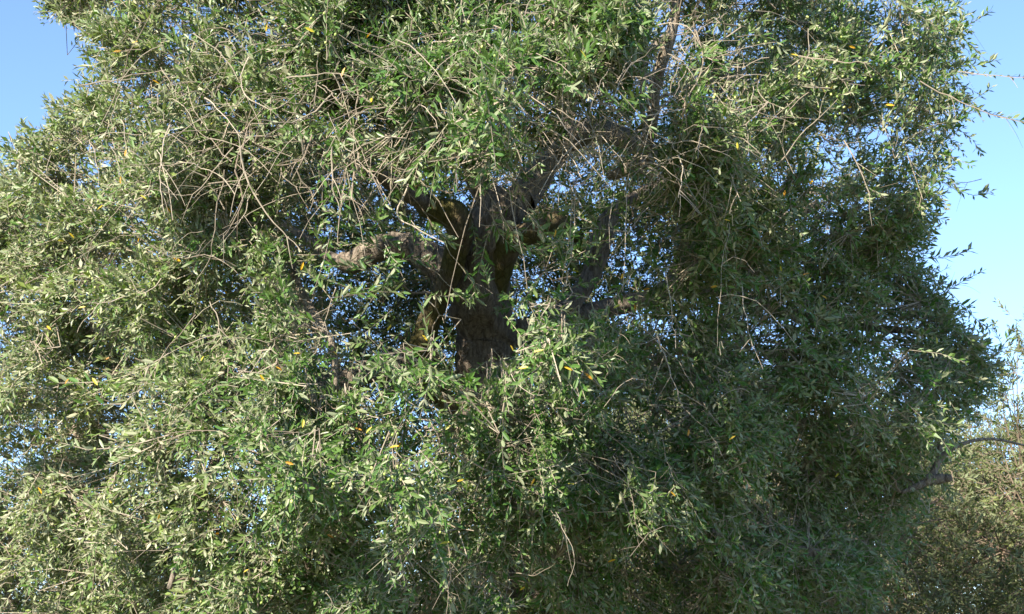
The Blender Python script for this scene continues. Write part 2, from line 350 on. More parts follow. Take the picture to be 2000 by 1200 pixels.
# openings through which the sky shows: centre, half-widths, thinning
GAPS = [(1250, 480, 75, 60, .55), (1215, 615, 50, 40, .85), (1030, 555, 45, 70, .6), (1165, 345, 65, 50, .5), (650, 435, 70, 35, .25), (850, 455, 45, 35, .3), (930, 320, 60, 30, .4),
        (680, 545, 60, 40, .2), (780, 620, 70, 50, .2), (1290, 640, 60, 45, .7), (1380, 590, 60, 30, .7), (1250, 790, 70, 60, .6), (1460, 320, 50, 40, .6), (1590, 40, 25, 18, .5),
        (400, 890, 40, 35, .55), (290, 930, 50, 35, .45), (80, 1010, 40, 45, .6), (55, 1080, 35, 35, .7), (130, 960, 35, 25, .5), (700, 1050, 60, 50, .6), (1320, 830, 45, 45, .6), (1480, 690, 70, 60, .5)]

def crown_candidates(n):
    px = rng.uniform(-420, 1960, n); py = rng.uniform(-460, 1420, n)
    ok = inside(OUTLINE, px, py); px, py = px[ok], py[ok]; n = len(px)
    u = (px - 900) / 1250; v = (py - 420) / 1180
    h = np.sqrt(np.maximum(0.02, 1 - u * u - v * v))
    F = 9.35 - 2.45 * h; B = 9.45 + 2.3 * h
    # the low skirt in front hangs out towards the viewer; the right flank falls back
    F -= 0.55 * np.exp(-((px - 760) / 420) ** 2 - ((py - 900) / 260) ** 2)
    F -= 0.30 * np.exp(-((px - 330) / 200) ** 2 - ((py - 790) / 110) ** 2)
    F -= 0.55 * np.exp(-((px - 1000) / 600) ** 2 - ((py - 130) / 200) ** 2)
    F += 0.9 / (1 + np.exp(-(px - 1230 - 0.25 * (600 - py)) / 70)) * (1 / (1 + np.exp(-(py - 430) / 60)))
    F += 0.9 * np.exp(-((px + 60) / 280) ** 2) + 0.7 * np.exp(-((px - 1950) / 350) ** 2 - ((py - 60) / 320) ** 2)
    for qx, qy, ax_, ay_, dd_ in ((230, 690, 150, 60, .8), (455, 600, 80, 110, .8), (130, 880, 150, 60, .8), (350, 800, 110, 35, .5), (610, 1040, 120, 60, .6), (1130, 830, 70, 70, .5), (520, 430, 110, 40, .6)):
        F += dd_ * np.exp(-((px - qx) / ax_) ** 2 - ((py - qy) / ay_) ** 2)     # deep shaded pockets between the boughs
    lump = vnoise(np.stack([px / 1000, py / 1000, 0 * px], -1), 0.16, 4.0) + 0.6 * vnoise(np.stack([px / 1000, py / 1000, 0 * px], -1), 0.07, 8.0) - 0.8
    F = F + lump * 0.9
    mode = rng.random(n)
    d = np.where(mode < 0.56, F + rng.exponential(0.36, n), np.where(mode < 0.74, B - rng.exponential(0.4, n), F + (B - F) * rng.random(n)))
    front = d < (F + B) * 0.5
    acc = np.ones(n)
    holl = inside(HOLLOW, px, py)
    acc *= np.where(holl & (d < 10.2), 0.10, 1.0); acc *= np.where(inside([(800, 330), (1130, 360), (1120, 480), (1060, 560), (1030, 700), (830, 710), (800, 560), (640, 560), (640, 470), (800, 450)], px, py) & (d < 10.2), 0.2, 1.0); acc *= np.where(holl & (d >= 10.2), 0.75, 1.0)
    for gx, gy, wx, wy, st in GAPS:
        acc *= 1 - st * np.exp(-(((px - gx) / wx) ** 2 + ((py - gy) / wy) ** 2) ** 2)
    P = at(px, py, d)
    cl = vnoise(P, 0.42, 1.0) * 0.65 + vnoise(P, 0.19, 6.0) * 0.35
    acc *= np.clip((cl - 0.40) / 0.12, 0.03, 1.0)
    lowr = 1 / (1 + np.exp(-(px - 1190 + 0.12 * (900 - py)) / 40)) / (1 + np.exp(-(py - 640) / 50))
    lowr *= 1 - np.exp(-((px - 1830) / 170) ** 2 - ((py - 690) / 120) ** 2)
    acc *= np.where((px > 1690) & (py < 370), 0.45, 1.0)
    acc *= (1 - 0.24 * lowr) * np.where(d > F + 1.3, 1 - 0.6 * lowr, 1)
    for ax_, ay_, bx_, by_ in ((1180, 255, 1272, 297), (1272, 297, 1276, 180), (1276, 180, 1312, 60), (578, 545, 604, 600), (604, 600, 652, 690), (1815, 937, 1838, 897), (1838, 897, 1885, 866), (1885, 866, 1960, 860)):   # boughs that show clear of leaves
        tq = np.clip(((px - ax_) * (bx_ - ax_) + (py - ay_) * (by_ - ay_)) / ((bx_ - ax_) ** 2 + (by_ - ay_) ** 2), 0, 1)
        acc *= np.where((np.hypot(px - ax_ - tq * (bx_ - ax_), py - ay_ - tq * (by_ - ay_)) < 42) & (d < (8.6 if ax_ < 1500 else 9.6)), 0.25, 1)
    # thinner where many bare twigs hang
    acc *= 1 - 0.45 * np.exp(-((px - 1050) / 420) ** 2 - ((py - 240) / 130) ** 2) * front
    acc *= np.where(py < -150, 0.75, 1.0) * np.where(py > 1230, 0.35, 1.0) * np.where(px < -80, 0.5, 1.0)
    k = (rng.random(n) < acc) & (P[:, 2] > 0.35)
    return P[k], F[k] - d[k]

N_SPRIG = 32000
P, dep = crown_candidates(220000)
print('SPRIGS', len(P)); P, dep = P[:N_SPRIG], dep[:N_SPRIG]
n_ = 7600                                   # the far side of the crown, seen through the opening in front
hx, hy = rng.uniform(520, 1480, n_), rng.uniform(260, 760, n_)
hd = rng.uniform(10.5, 11.9, n_); ac = np.full(n_, 0.95)
for gx_, gy_, wx_, wy_, st_ in GAPS: ac *= 1 - st_ * np.exp(-(((hx - gx_) / wx_) ** 2 + ((hy - gy_) / wy_) ** 2) ** 2)
HP = at(hx, hy, hd); cl_ = vnoise(HP, 0.3, 4.0); ac *= np.clip((cl_ - 0.25) / 0.2, 0.15, 1)
P = np.vstack([P, HP[rng.random(n_) < ac]])
CEN = at(940, 470, 9.4)
rad = nrm(P - CEN)
t0 = nrm(rad * 0.75 + rng.normal(0, 0.55, P.shape) + np.array([0, 0, 0.30]) - np.array([0, 0, 0.35]) * (rng.random((len(P), 1)) < 0.35))
Ls = rng.uniform(0.16, 0.36, len(P))
sag = rng.uniform(-0.05, 0.30, len(P))
base = P - t0 * (Ls * 0.5)[:, None]

# chosen single shoots that stand out against the sky or the shade
EXTRA = []   # (points in px, depth)
def shoot(pts, d, leafs=True): EXTRA.append((pts, d))
shoot([(1800, 505), (1850, 502), (1892, 490)], 9.1); shoot([(1840, 572), (1880, 550), (1922, 528)], 9.0); shoot([(1880, 595), (1910, 628), (1938, 645)], 9.05)
shoot([(1800, 560), (1850, 592), (1900, 600)], 9.0); shoot([(1790, 320), (1880, 380), (1935, 375)], 9.3); shoot([(1830, 235), (1890, 262), (1915, 300)], 9.4)
shoot([(1800, 160), (1880, 200), (1940, 170)], 9.6); shoot([(1860, 60), (1900, 45), (1935, 20)], 9.8); shoot([(1850, 130), (1900, 130), (1945, 118)], 9.8)
shoot([(1860, 142), (1930, 147), (2000, 151)], 9.8); shoot([(1800, 160), (1870, 195), (1930, 222)], 9.7); shoot([(1930, 222), (1975, 232), (2030, 248)], 9.7)
shoot([(1860, 60), (1890, 80), (1925, 118)], 9.8); shoot([(1740, 470), (1800, 450), (1835, 400)], 9.15); shoot([(1790, 620), (1860, 640), (1920, 690)], 9.05)
shoot([(1930, 700), (1950, 690), (1975, 650)], 9.15); shoot([(1820, 380), (1790, 395), (1850, 400)], 9.1)
shoot([(200, 10), (140, 0), (90, -20)], 9.2); shoot([(220, 35), (150, 22), (118, 40)], 9.2); shoot([(260, 110), (180, 110), (152, 88)], 9.0); shoot([(215, 190), (160, 215), (95, 200)], 8.9)
shoot([(90, 270), (55, 262), (42, 235)], 9.2); shoot([(60, 320), (20, 300), (-5, 285)], 9.3)
shoot([(330, 690), (240, 740), (110, 750)], 6.7); shoot([(320, 690), (260, 780), (190, 790)], 6.7); shoot([(330, 850), (200, 880), (120, 865)], 6.6); shoot([(300, 870), (170, 930), (100, 920)], 6.7)
shoot([(835, 425), (850, 450), (885, 478)], 7.0); shoot([(735, 350), (745, 330), (790, 300)], 7.1); shoot([(1040, 450), (1085, 462), (1120, 458)], 6.9); shoot([(960, 420), (985, 470), (1020, 490)], 6.95)
shoot([(880, 560), (905, 585), (940, 580)], 7.3); shoot([(690, 510), (730, 520), (765, 545)], 7.4); shoot([(640, 600), (690, 570), (750, 560)], 7.2); shoot([(1150, 380), (1120, 400), (1090, 470)], 7.0)
shoot([(1000, 400), (960, 440), (935, 530)], 7.0); shoot([(900, 520), (930, 560), (912, 590)], 7.2); shoot([(1000, 330), (1060, 470), (1120, 455)], 6.8); shoot([(980, 420), (1020, 480), (1080, 490)], 6.8)

def build_leaves():
    sets = []
    pairs = 10
    sets.append(sprigs(base, t0, Ls, sag, pairs, keep=0.88))
    # extra shoots
    eb, et, eL = [], [], []
    for pts, d in EXTRA:
        q = catmull(at([p[0] for p in pts], [p[1] for p in pts], [d] * len(pts)), 4)
        for k in range(3):
            eb.append(q[k]); et.append(nrm(q[k + 1] - q[k])); eL.append(np.linalg.norm(q[k + 1] - q[k]) * 1.05)
    eb, et, eL = np.array(eb), np.array(et), np.array(eL)
    sets.append(sprigs(eb, et, eL, np.zeros(len(eb)), 4, bend=0.02, keep=0.95, lmin=0.045, lmax=0.066))
    return sets

sets = build_leaves()
b = np.concatenate([s[1] for s in sets]); d = np.concatenate([s[2] for s in sets]); nn = np.concatenate([s[3] for s in sets]); ln = np.concatenate([s[4] for s in sets])
sid = np.concatenate([sets[0][5], sets[1][5] + len(base)])
n_sp = sid.max() + 1
sp_tint = rng.random(n_sp); ln = ln * rng.uniform(0.75, 1.25, n_sp)[sid]
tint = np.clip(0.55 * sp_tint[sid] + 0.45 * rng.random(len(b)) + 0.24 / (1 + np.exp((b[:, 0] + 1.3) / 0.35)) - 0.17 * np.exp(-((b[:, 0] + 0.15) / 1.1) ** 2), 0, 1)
wd = ln * rng.uniform(0.11, 0.165, len(ln)); curl = rng.normal(0.05, 0.15, len(ln))
stems = np.concatenate([s[0] for s in sets])[:, [0, 3, 5]]

# which leaves show largest: nearest per small cell of the view, scored by their projected size
px, py, dp = to_px(b + d * (ln * 0.5)[:, None])
infr = (px > 5) & (px < 1995) & (py > 5) & (py < 1195)
cell = (np.floor(px / 14) * 1000 + np.floor(py / 14)).astype(int)
order = np.lexsort((dp, cell)); first = np.ones(len(order), bool); first[1:] = cell[order][1:] != cell[order][:-1]
front = np.zeros(len(b), bool); front[order[first]] = True
view = nrm(b - CAM); score = ln * wd * np.abs((nn * view).sum(1)) / dp ** 2 * np.sqrt(np.maximum(1e-6, 1 - (d * view).sum(1) ** 2))
score = np.where(front & infr, score, 0)
PARTS = np.argsort(-score)[:300]
mask = np.ones(len(b), bool); mask[PARTS] = False

close = mask & (dp < np.quantile(dp, 0.15)) ; rest = mask & ~close
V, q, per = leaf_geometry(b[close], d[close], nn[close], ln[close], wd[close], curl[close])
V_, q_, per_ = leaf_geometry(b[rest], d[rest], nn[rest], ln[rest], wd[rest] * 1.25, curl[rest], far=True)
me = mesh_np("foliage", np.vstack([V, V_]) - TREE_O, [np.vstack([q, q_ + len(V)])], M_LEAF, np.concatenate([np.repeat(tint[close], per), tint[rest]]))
fo = obj("foliage", me, tree, "stuff")

def leaf_mesh(name, mat, t, curl_=0.05):
    V, q, per = leaf_geometry(np.zeros((1, 3)), np.array([[0, 1.0, 0]]), np.array([[0, 0, 1.0]]), np.array([1.0]), np.array([0.13]), np.array([curl_]))
    return mesh_np(name, V, [q], mat, np.full(per, t))
def leaf_matrix(bb, dd, n_, L_, w=1.0):
    side = nrm(np.cross(dd, n_)); n_ = np.cross(side, dd)
    M = np.eye(4); M[:3, 0] = side * L_ * w; M[:3, 1] = dd * L_; M[:3, 2] = n_ * L_; M[:3, 3] = bb - TREE_O
    return Matrix(M.tolist())
LV = [leaf_mesh("leaf", M_LEAF, t, c) for t, c in ((0.1, 0.02), (0.3, 0.1), (0.45, -0.08), (0.6, 0.06), (0.75, 0.12), (0.9, 0.0))]
for k in PARTS:
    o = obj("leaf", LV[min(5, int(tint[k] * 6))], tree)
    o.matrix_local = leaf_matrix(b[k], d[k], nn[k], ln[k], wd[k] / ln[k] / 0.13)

# ------------------------------------------------------------------ branch network
nodes = np.concatenate([c[::2] for c, r in LIMBS if True])
nrad = np.concatenate([r[::2] for c, r in LIMBS])
keep = nodes[:, 2] > 1.0; nodes, nrad = nodes[keep], nrad[keep]
NB = 1500
tg = P[rng.choice(len(P), NB, replace=False)]
kd0 = kdtree.KDTree(len(nodes))
for i, p_ in enumerate(nodes): kd0.insert(p_, i)
kd0.balance()
dist = np.array([kd0.find(p_)[2] for p_ in tg]); tg = tg[np.argsort(dist)]
paths, prad = [], []
cap_n = len(nodes) + NB * 14
NN = np.zeros((cap_n, 3)); NR = np.zeros(cap_n); NN[:len(nodes)] = nodes; NR[:len(nodes)] = nrad; cnt = len(nodes)
M_PT = 9
for p_ in tg:
    dd = np.linalg.norm(NN[:cnt] - p_, axis=1); i = int(np.argmin(dd + 0.02 / (NR[:cnt] + 0.01) * 0.05)); L_ = dd[i]
    if L_ < 0.08: continue
    s = np.linspace(0, 1, M_PT)[:, None]
    dv = p_ - NN[i]; wob = nrm(rng.normal(size=3)); wob -= nrm(dv) * (wob @ nrm(dv))
    path = NN[i] + dv * s + wob * (0.16 * L_) * np.sin(s * math.pi) + np.array([0, 0, 0.14 * L_]) * np.sin(s * math.pi) + (rng.normal(0, 0.018, (M_PT, 3)) * np.sin(s * math.pi))
    r0 = min(NR[i] * 0.8, 0.0042 + 0.009 * L_); r1 = 0.0028
    rr = r0 + (r1 - r0) * s[:, 0]
    paths.append(path); prad.append(rr)
    NN[cnt:cnt + M_PT - 1] = path[1:]; NR[cnt:cnt + M_PT - 1] = rr[1:]; cnt += M_PT - 1
paths, prad = np.array(paths), np.array(prad)
NN, NR = NN[:cnt], NR[:cnt]
# thin stalks from the branch network to each shoot
kd = kdtree.KDTree(cnt)
for i in range(cnt): kd.insert(NN[i], i)
kd.balance()
src = np.array([kd.find(p_)[0][:] for p_ in base])
dv = base - src; Lc = np.linalg.norm(dv, axis=1)
s = np.linspace(0, 1, 2)[None, :, None]
wob = rng.normal(0, 0.16, (len(base), 1, 3)) * Lc[:, None, None]
cur = src[:, None] + dv[:, None] * s + wob * np.sin(s * math.pi) + np.array([0, 0, 0.1]) * Lc[:, None, None] * np.sin(s * math.pi)
mx_, my_, md_ = to_px((src + base) / 2); use = (Lc < 0.5) & ~(inside(HOLLOW, mx_, my_) & (md_ < 10) & (Lc > 0.18))
V1, q1 = tubes(cur[use], np.broadcast_to(np.array([0.0026, 0.002]), cur[use].shape[:2]), 3)
V2, q2 = tubes(stems, np.broadcast_to(np.linspace(0.002, 0.001, 3), stems.shape[:2]), 3)
tt = np.concatenate([np.repeat(0.3 + 0.5 * rng.random(use.sum()), 3), np.repeat(0.45 + 0.55 * rng.random(len(stems)), 2 * 3)])
me = mesh_np("twigs", np.vstack([V1, V2]) - TREE_O, [np.vstack([q1, q2 + len(V1)])], M_TWIG, tt)
obj("twigs", me, tree, "stuff")

# branches: the 260 that show largest are parts
pc = paths[:, M_PT // 2]; bx, by, bd = to_px(pc)
sc = prad.mean(1) * np.linalg.norm(paths[:, -1] - paths[:, 0], axis=1) / bd ** 3 * ((bx > 0) & (bx < 2000) & (by > 0) & (by < 1200))
bo = np.argsort(-sc); bsel = bo[:260]; brest = bo[260:]
for k in bsel:
    V, q = tubes(paths[k:k + 1], prad[k:k + 1], 6)
    obj("branch", mesh_np("branch", V - TREE_O, [q], M_TWIG, np.full(len(q), 0.15 + 0.5 * rng.random())), tree)
V, q = tubes(paths[brest], prad[brest], 5)
obj("branches", mesh_np("branches", V - TREE_O, [q], M_TWIG, np.full(len(q), 0.3)), tree, "stuff")

# ------------------------------------------------------------------ bare arching twigs hanging in front
BT = [[(868, 302), (930, 310), (1000, 350), (1040, 410)], [(895, 320), (950, 345), (1010, 390)], [(800, 360), (780, 400), (782, 430), (830, 455), (868, 475)],
      [(690, 290), (672, 350), (665, 420), (660, 475)], [(700, 300), (690, 350), (684, 395), (640, 375)], [(650, 285), (645, 330), (655, 385), (668, 420)],
      [(970, 400), (1000, 470), (1040, 490), (1090, 470)], [(1000, 280), (1030, 350), (1090, 380), (1180, 385), (1280, 420)], [(990, 190), (1000, 260), (985, 320), (960, 370)],
      [(1130, 220), (1110, 300), (1090, 360)], [(1170, 250), (1175, 300), (1150, 350), (1110, 370)], [(1240, 190), (1195, 210), (1150, 190), (1120, 170)],
      [(1330, 180), (1370, 240), (1360, 300)], [(1350, 100), (1345, 160), (1352, 230)], [(1360, 60), (1372, 130), (1350, 180), (1320, 200)], [(1450, 50), (1380, 110), (1440, 130), (1500, 110)],
      [(1300, 130), (1240, 165), (1200, 190)], [(500, 265), (560, 265), (610, 258)], [(610, 262), (590, 310), (550, 322), (520, 320)], [(470, 290), (490, 370), (540, 440), (590, 490)],
      [(455, 290), (420, 330), (370, 380), (280, 370)], [(480, 260), (460, 330), (475, 400), (430, 470)], [(440, 330), (420, 440), (410, 500), (380, 560)], [(400, 190), (440, 230), (470, 270)],
      [(780, 150), (785, 100), (800, 40), (850, 0)], [(785, 120), (810, 145), (850, 165)], [(820, 70), (860, 100), (930, 95)], [(640, 70), (660, 110), (690, 130)], [(500, 20), (560, 60), (610, 100)],
      [(690, 120), (697, 200), (690, 280), (700, 350)], [(560, 150), (620, 145), (690, 150)], [(740, 250), (760, 290), (700, 320)], [(575, 330), (610, 380), (600, 420)],
      [(1200, 890), (1230, 960), (1250, 1050)], [(1215, 970), (1235, 1030), (1260, 1060), (1235, 1070)], [(1340, 800), (1390, 850), (1410, 890)], [(1290, 850), (1310, 920), (1350, 990)],
      [(830, 1110), (880, 1120), (920, 1100)], [(1085, 1000), (1120, 1080), (1110, 1150)], [(860, 1000), (880, 1105), (870, 1200)], [(885, 1105), (876, 1160), (880, 1200)],
      [(1010, 1120), (1040, 1125), (1080, 1105)], [(640, 1160), (660, 1190), (700, 1175)], [(390, 1140), (330, 1180), (280, 1200)], [(430, 1030), (330, 1070), (230, 1075)],
      [(110, 1190), (140, 1100), (190, 1070)], [(180, 1170), (185, 1090), (195, 1060)], [(590, 850), (600, 920), (595, 980)], [(770, 880), (800, 900), (840, 890)], [(640, 860), (610, 940), (620, 990)],
      [(1000, 730), (1020, 760), (1060, 770)], [(150, 170), (250, 150), (350, 130)], [(1560, 110), (1630, 120), (1700, 125)], [(1620, 140), (1650, 160), (1690, 165)], [(1590, 240), (1620, 280), (1650, 290)],
      [(1870, 142), (1940, 148), (2010, 152)], [(1800, 160), (1850, 185), (1900, 212), (1960, 228), (2020, 245)], [(1500, 200), (1460, 240), (1400, 250)], [(1300, 520), (1310, 600), (1320, 680)],
      [(1450, 560), (1460, 640), (1490, 720)], [(1280, 650), (1310, 730), (1335, 800)], [(1170, 760), (1200, 690), (1215, 640)], [(240, 580), (190, 600), (150, 650)]]
def twig_obj(ctrl, depth, r0, dz=0.0):
    ctrl = np.array(ctrl, float); n = len(ctrl)
    C = catmull(at(ctrl[:, 0], ctrl[:, 1], depth + dz * np.linspace(0, 1, n)), 12)
    C += (np.stack([vnoise(C, 0.05, 3.), vnoise(C, 0.05, 9.), vnoise(C, 0.05, 13.)], -1) - 0.5) * 0.022
    V, q = tubes(C[None], np.linspace(r0, r0 * 0.4, 12)[None], 5)
    Vs, qs = [V], [q]; m = len(V); T = nrm(np.gradient(C, axis=0)); tot = np.linalg.norm(C[-1] - C[0])
    for _ in range(rng.integers(1, 5)):            # side twigs
        i = int(rng.integers(2, 11)); ln_ = tot * rng.uniform(0.15, 0.5)
        sd = nrm(rng.normal(size=3)); sd -= T[i] * (sd @ T[i]); dv_ = nrm(T[i] * 0.8 + nrm(sd) * rng.uniform(0.5, 1.2))
        ss_ = np.linspace(0, 1, 6)[:, None]
        c2 = C[i] + dv_ * ln_ * ss_ + (nrm(rng.normal(size=3)) * 0.2 - np.array([0, 0, 0.15])) * ln_ * ss_ ** 2
        V, q = tubes(c2[None], np.linspace(r0 * 0.55, r0 * 0.25, 6)[None], 4); Vs.append(V); qs.append(q + m); m += len(V)
    q = np.vstack(qs)
    obj("bare_twig", mesh_np("bare_twig", np.vstack(Vs) - TREE_O, [q], M_TWIG, np.full(len(q), 0.2 + 0.65 * rng.random())), tree)
def front_depth(x, y):
    u = (x - 900) / 1250; v = (y - 420) / 1180
    return 9.2 - 2.45 * math.sqrt(max(0.02, 1 - u * u - v * v))
for c in BT:
    x0, y0 = c[0]
    dd = front_depth(x0, y0) - 0.1 + rng.uniform(-0.25, 0.2)
    if x0 > 1250 and y0 > 420: dd += 0.6
    twig_obj(c, dd, rng.uniform(0.0026, 0.0042) * (0.55 if y0 > 650 else 1.0), rng.uniform(-0.3, 0.1))
for pts_, d_ in EXTRA:                       # the bare foot of each outstanding shoot, running back into the crown
    (xa, ya), (xb, yb) = pts_[0], pts_[1]; k_ = 110 / max(1.0, math.hypot(xb - xa, yb - ya))
    twig_obj([(xa + (xa - xb) * k_, ya + (ya - yb) * k_ + 18), (xa + (xa - xb) * k_ * 0.5, ya + (ya - yb) * k_ * 0.5 + 4), (xa, ya), (xb, yb)], d_, 0.0022)
for _ in range(200):
    if _ < 190: x0, y0 = rng.normal(1020, 330), rng.normal(190, 120)
    elif _ < 218: x0, y0 = rng.normal(420, 170), rng.normal(420, 160)
    else: x0, y0 = rng.uniform(100, 1400), rng.uniform(700, 1100)
    L_ = rng.uniform(70, 210); a = rng.normal(math.pi / 2, 1.0); k = rng.normal(0, 1.1)
    pts = [(x0, y0)]
    for j in range(3):
        x0 += math.cos(a) * L_ / 3; y0 += math.sin(a) * L_ / 3; a += k / 2.2
        pts.append((x0, y0))
    if (620 < x0 < 1250 and 420 < y0 < 680) or pts[0][1] < 5 or not inside(OUTLINE, np.array([p[0] for p in pts]) + (60 if x0 < 900 else -60) * -1.0, np.array([float(p[1]) for p in pts])).all(): continue
    twig_obj(pts, front_depth(*pts[0]) - 0.05 + rng.uniform(-0.25, 0.45), rng.uniform(0.0018, 0.0034), rng.uniform(-0.3, 0.2))

# the countless finer ones: drooping arcs, mostly over the upper middle of the crown
n_ = 620
tx = np.where(rng.random(n_) < 0.8, rng.normal(980, 330, n_), rng.uniform(150, 1500, n_)); ty = np.where(rng.random(n_) < 0.8, rng.normal(215, 115, n_), rng.uniform(500, 1150, n_))
ok = inside(OUTLINE, tx, ty) & (tx < 1500) & ~inside([(560, 400), (860, 350), (1100, 350), (1300, 420), (1250, 600), (1000, 720), (820, 700), (600, 560)], tx, ty) & ((ty < 560) | (rng.random(n_) < 0.5)); tx, ty = tx[ok], ty[ok]; n_ = len(tx)
u_ = (tx - 900) / 1250; v_ = (ty - 420) / 1180
td = 9.15 - 2.45 * np.sqrt(np.maximum(.02, 1 - u_ ** 2 - v_ ** 2)) - 0.5 * np.exp(-((tx - 1000) / 600) ** 2 - ((ty - 130) / 200) ** 2) + rng.uniform(-0.1, 0.5, n_)
p0 = at(tx, ty, td); hd_ = nrm(np.stack([rng.normal(0, 1, n_), rng.normal(-0.4, 0.4, n_), rng.normal(0.25, 0.5, n_)], -1)); tl = rng.uniform(0.12, 0.42, n_)
s_ = np.linspace(0, 1, 7)[None, :, None]
tp = p0[:, None] + hd_[:, None] * (tl[:, None, None] * s_) - np.array([0, 0, 1.0]) * (rng.uniform(0.1, 1.0, n_) * tl)[:, None, None] * s_ ** 2 + rng.normal(0, 0.004, (n_, 7, 3))
V, q = tubes(tp, np.linspace(1, 0.5, 7)[None] * rng.uniform(0.0014, 0.0026, n_)[:, None], 4)
obj("bare_twigs", mesh_np("bare_twigs", V - TREE_O, [q], M_TWIG, np.repeat(0.3 + 0.6 * rng.random(n_), 24)), tree, "stuff")

# ------------------------------------------------------------------ yellowed leaves and olives
YEL = [(600, 405), (345, 507), (140, 460), (185, 745), (130, 745), (440, 570), (195, 405), (280, 385), (700, 838), (545, 720), (512, 738), (372, 935), (425, 1042), (78, 958), (480, 1115), (545, 1095),
       (645, 1047), (230, 100), (263, 82), (415, 240), (245, 298), (235, 352), (520, 55), (605, 58), (720, 68), (670, 140), (725, 195), (1140, 106), (1570, 55), (1665, 92), (1552, 107), (1625, 170),
       (1608, 175), (1738, 205), (1592, 305), (1440, 285), (1532, 378), (1585, 355), (1340, 365), (1205, 598), (1262, 565), (1110, 720), (1022, 718), (1052, 685), (1150, 735), (1215, 540), (900, 938),
       (875, 835), (780, 870), (770, 872), (695, 878), (592, 827), (565, 905), (1040, 942), (1000, 680), (1115, 945), (1345, 845), (1315, 965), (1430, 855), (1635, 928), (1695, 872), (1195, 1095), (1020, 1150),
       (1525, 525), (1575, 535), (1610, 580), (1780, 715), (1830, 665), (1240, 600), (1395, 560), (1420, 430), (1125, 530), (1085, 455), (930, 465), (830, 660), (760, 640), (655, 690), (590, 520), (580, 690), (720, 840),
       (210, 700), (305, 160), (160, 600), (120, 470), (330, 410), (270, 470), (95, 640), (1480, 150), (1700, 260), (1660, 210), (1500, 280), (870, 1060), (940, 800), (310, 1010), (215, 980), (395, 700)]
YL = [leaf_mesh("yellow_leaf", M_YELLOW, t, 0.12) for t in (0.1, 0.4, 0.75, 0.95)]
fkd = {}
frp = np.where(infr)[0]
gx = (px[frp] // 20).astype(int); gy = (py[frp] // 20).astype(int)
near = {}
for i, a_, c_ in zip(frp, gx, gy):
    if (a_, c_) not in near or dp[i] < dp[near[(a_, c_)]]: near[(a_, c_)] = i
def near_depth(x, y):
    i = near.get((int(x // 20), int(y // 20)))
    return dp[i] if i is not None else front_depth(x, y) + 0.3
for k, (x, y) in enumerate(YEL):
    p_ = at(x, y, near_depth(x, y) - 0.03)
    dd = nrm(np.array([rng.normal(), rng.normal() * 0.4, rng.normal() * 0.8 - 0.2])); n_ = nrm(np.array([rng.normal() * 0.5, -0.8, 0.5 + 0.3 * rng.normal()]))
    n_ = nrm(n_ - dd * (n_ @ dd)); L_ = rng.uniform(0.030, 0.048)
    o = obj("yellow_leaf", YL[k % 4], tree); o.matrix_local = leaf_matrix(p_ - dd * L_ / 2, dd, n_, L_, 1.15)

def olive_mesh():
    rings, sides = 5, 7; V = [(0, 0, 0)]
    for i in range(1, rings):
        a = math.pi * i / rings
        for j in range(sides):
            c = 2 * math.pi * j / sides; V.append((math.sin(a) * math.cos(c) * 0.40, math.sin(a) * math.sin(c) * 0.40, -0.5 + 0.5 * math.cos(a)))
    V.append((0, 0, -1.04)); V = np.array(V); V += np.array([0, 0, 0.0])
    q = [[1 + (i * sides) + j, 1 + (i + 1) * sides + j, 1 + (i + 1) * sides + (j + 1) % sides, 1 + i * sides + (j + 1) % sides] for i in range(rings - 2) for j in range(sides)]
    t = [[0, 1 + j, 1 + (j + 1) % sides] for j in range(sides)] + [[len(V) - 1, 1 + (rings - 2) * sides + (j + 1) % sides, 1 + (rings - 2) * sides + j] for j in range(sides)]
    n0 = len(V)
    st = np.array([(0.02 * math.cos(c), 0.02 * math.sin(c), z) for z in (-0.02, 1.0) for c in (0, 2.1, 4.2)]) + np.array([0, 0, 0])
    V = np.vstack([V, st]); q += [[n0 + j, n0 + (j + 1) % 3, n0 + 3 + (j + 1) % 3, n0 + 3 + j] for j in range(3)]
    return mesh_np("olive", V, [np.array(q), np.array(t)], M_OLIVE, smooth=True)
OM = olive_mesh()
SPOTS = [(185, 550, 10), (175, 590, 8), (205, 475, 6), (190, 420, 5), (145, 240, 5), (110, 280, 4), (760, 850, 6), (757, 905, 9), (765, 930, 6), (690, 855, 2), (570, 960, 4), (600, 890, 3), (640, 930, 3), (540, 1130, 4), (520, 1160, 5),
         (290, 1180, 4), (60, 1080, 6), (90, 1180, 5), (170, 1190, 3), (200, 895, 2), (210, 755, 4), (230, 788, 2), (620, 15, 5), (650, 60, 3), (860, 60, 3), (900, 60, 4), (940, 120, 3), (1455, 60, 3),
         (1720, 150, 8), (1620, 180, 10), (1640, 210, 8), (1500, 75, 5), (1550, 40, 5), (1630, 60, 5), (1660, 150, 6), (1600, 270, 7), (1650, 270, 6), (1560, 150, 6), (1540, 240, 5), (1800, 260, 5), (1740, 245, 5), (1490, 110, 5),
         (1580, 130, 6), (1690, 200, 5), (1700, 330, 4), (1380, 180, 4), (1420, 180, 5), (1430, 250, 4), (910, 890, 2), (400, 1160, 3), (440, 1010, 3), (30, 1030, 3), (950, 440, 1), (360, 640, 2), (845, 1040, 2), (130, 480, 4)]
for x, y, n in SPOTS:
    for _ in range(max(1, round(n * 0.62))):
        xx, yy = x + rng.normal(0, 12), y + rng.normal(0, 14)
        o = obj("olive", OM, tree); sc_ = rng.uniform(0.012, 0.017)
        o.location = at(xx, yy, near_depth(xx, yy) - rng.uniform(0.0, 0.04)) - TREE_O
        o.rotation_euler = (rng.normal(0, 0.35), rng.normal(0, 0.35), 0); o.scale = (sc_,) * 3

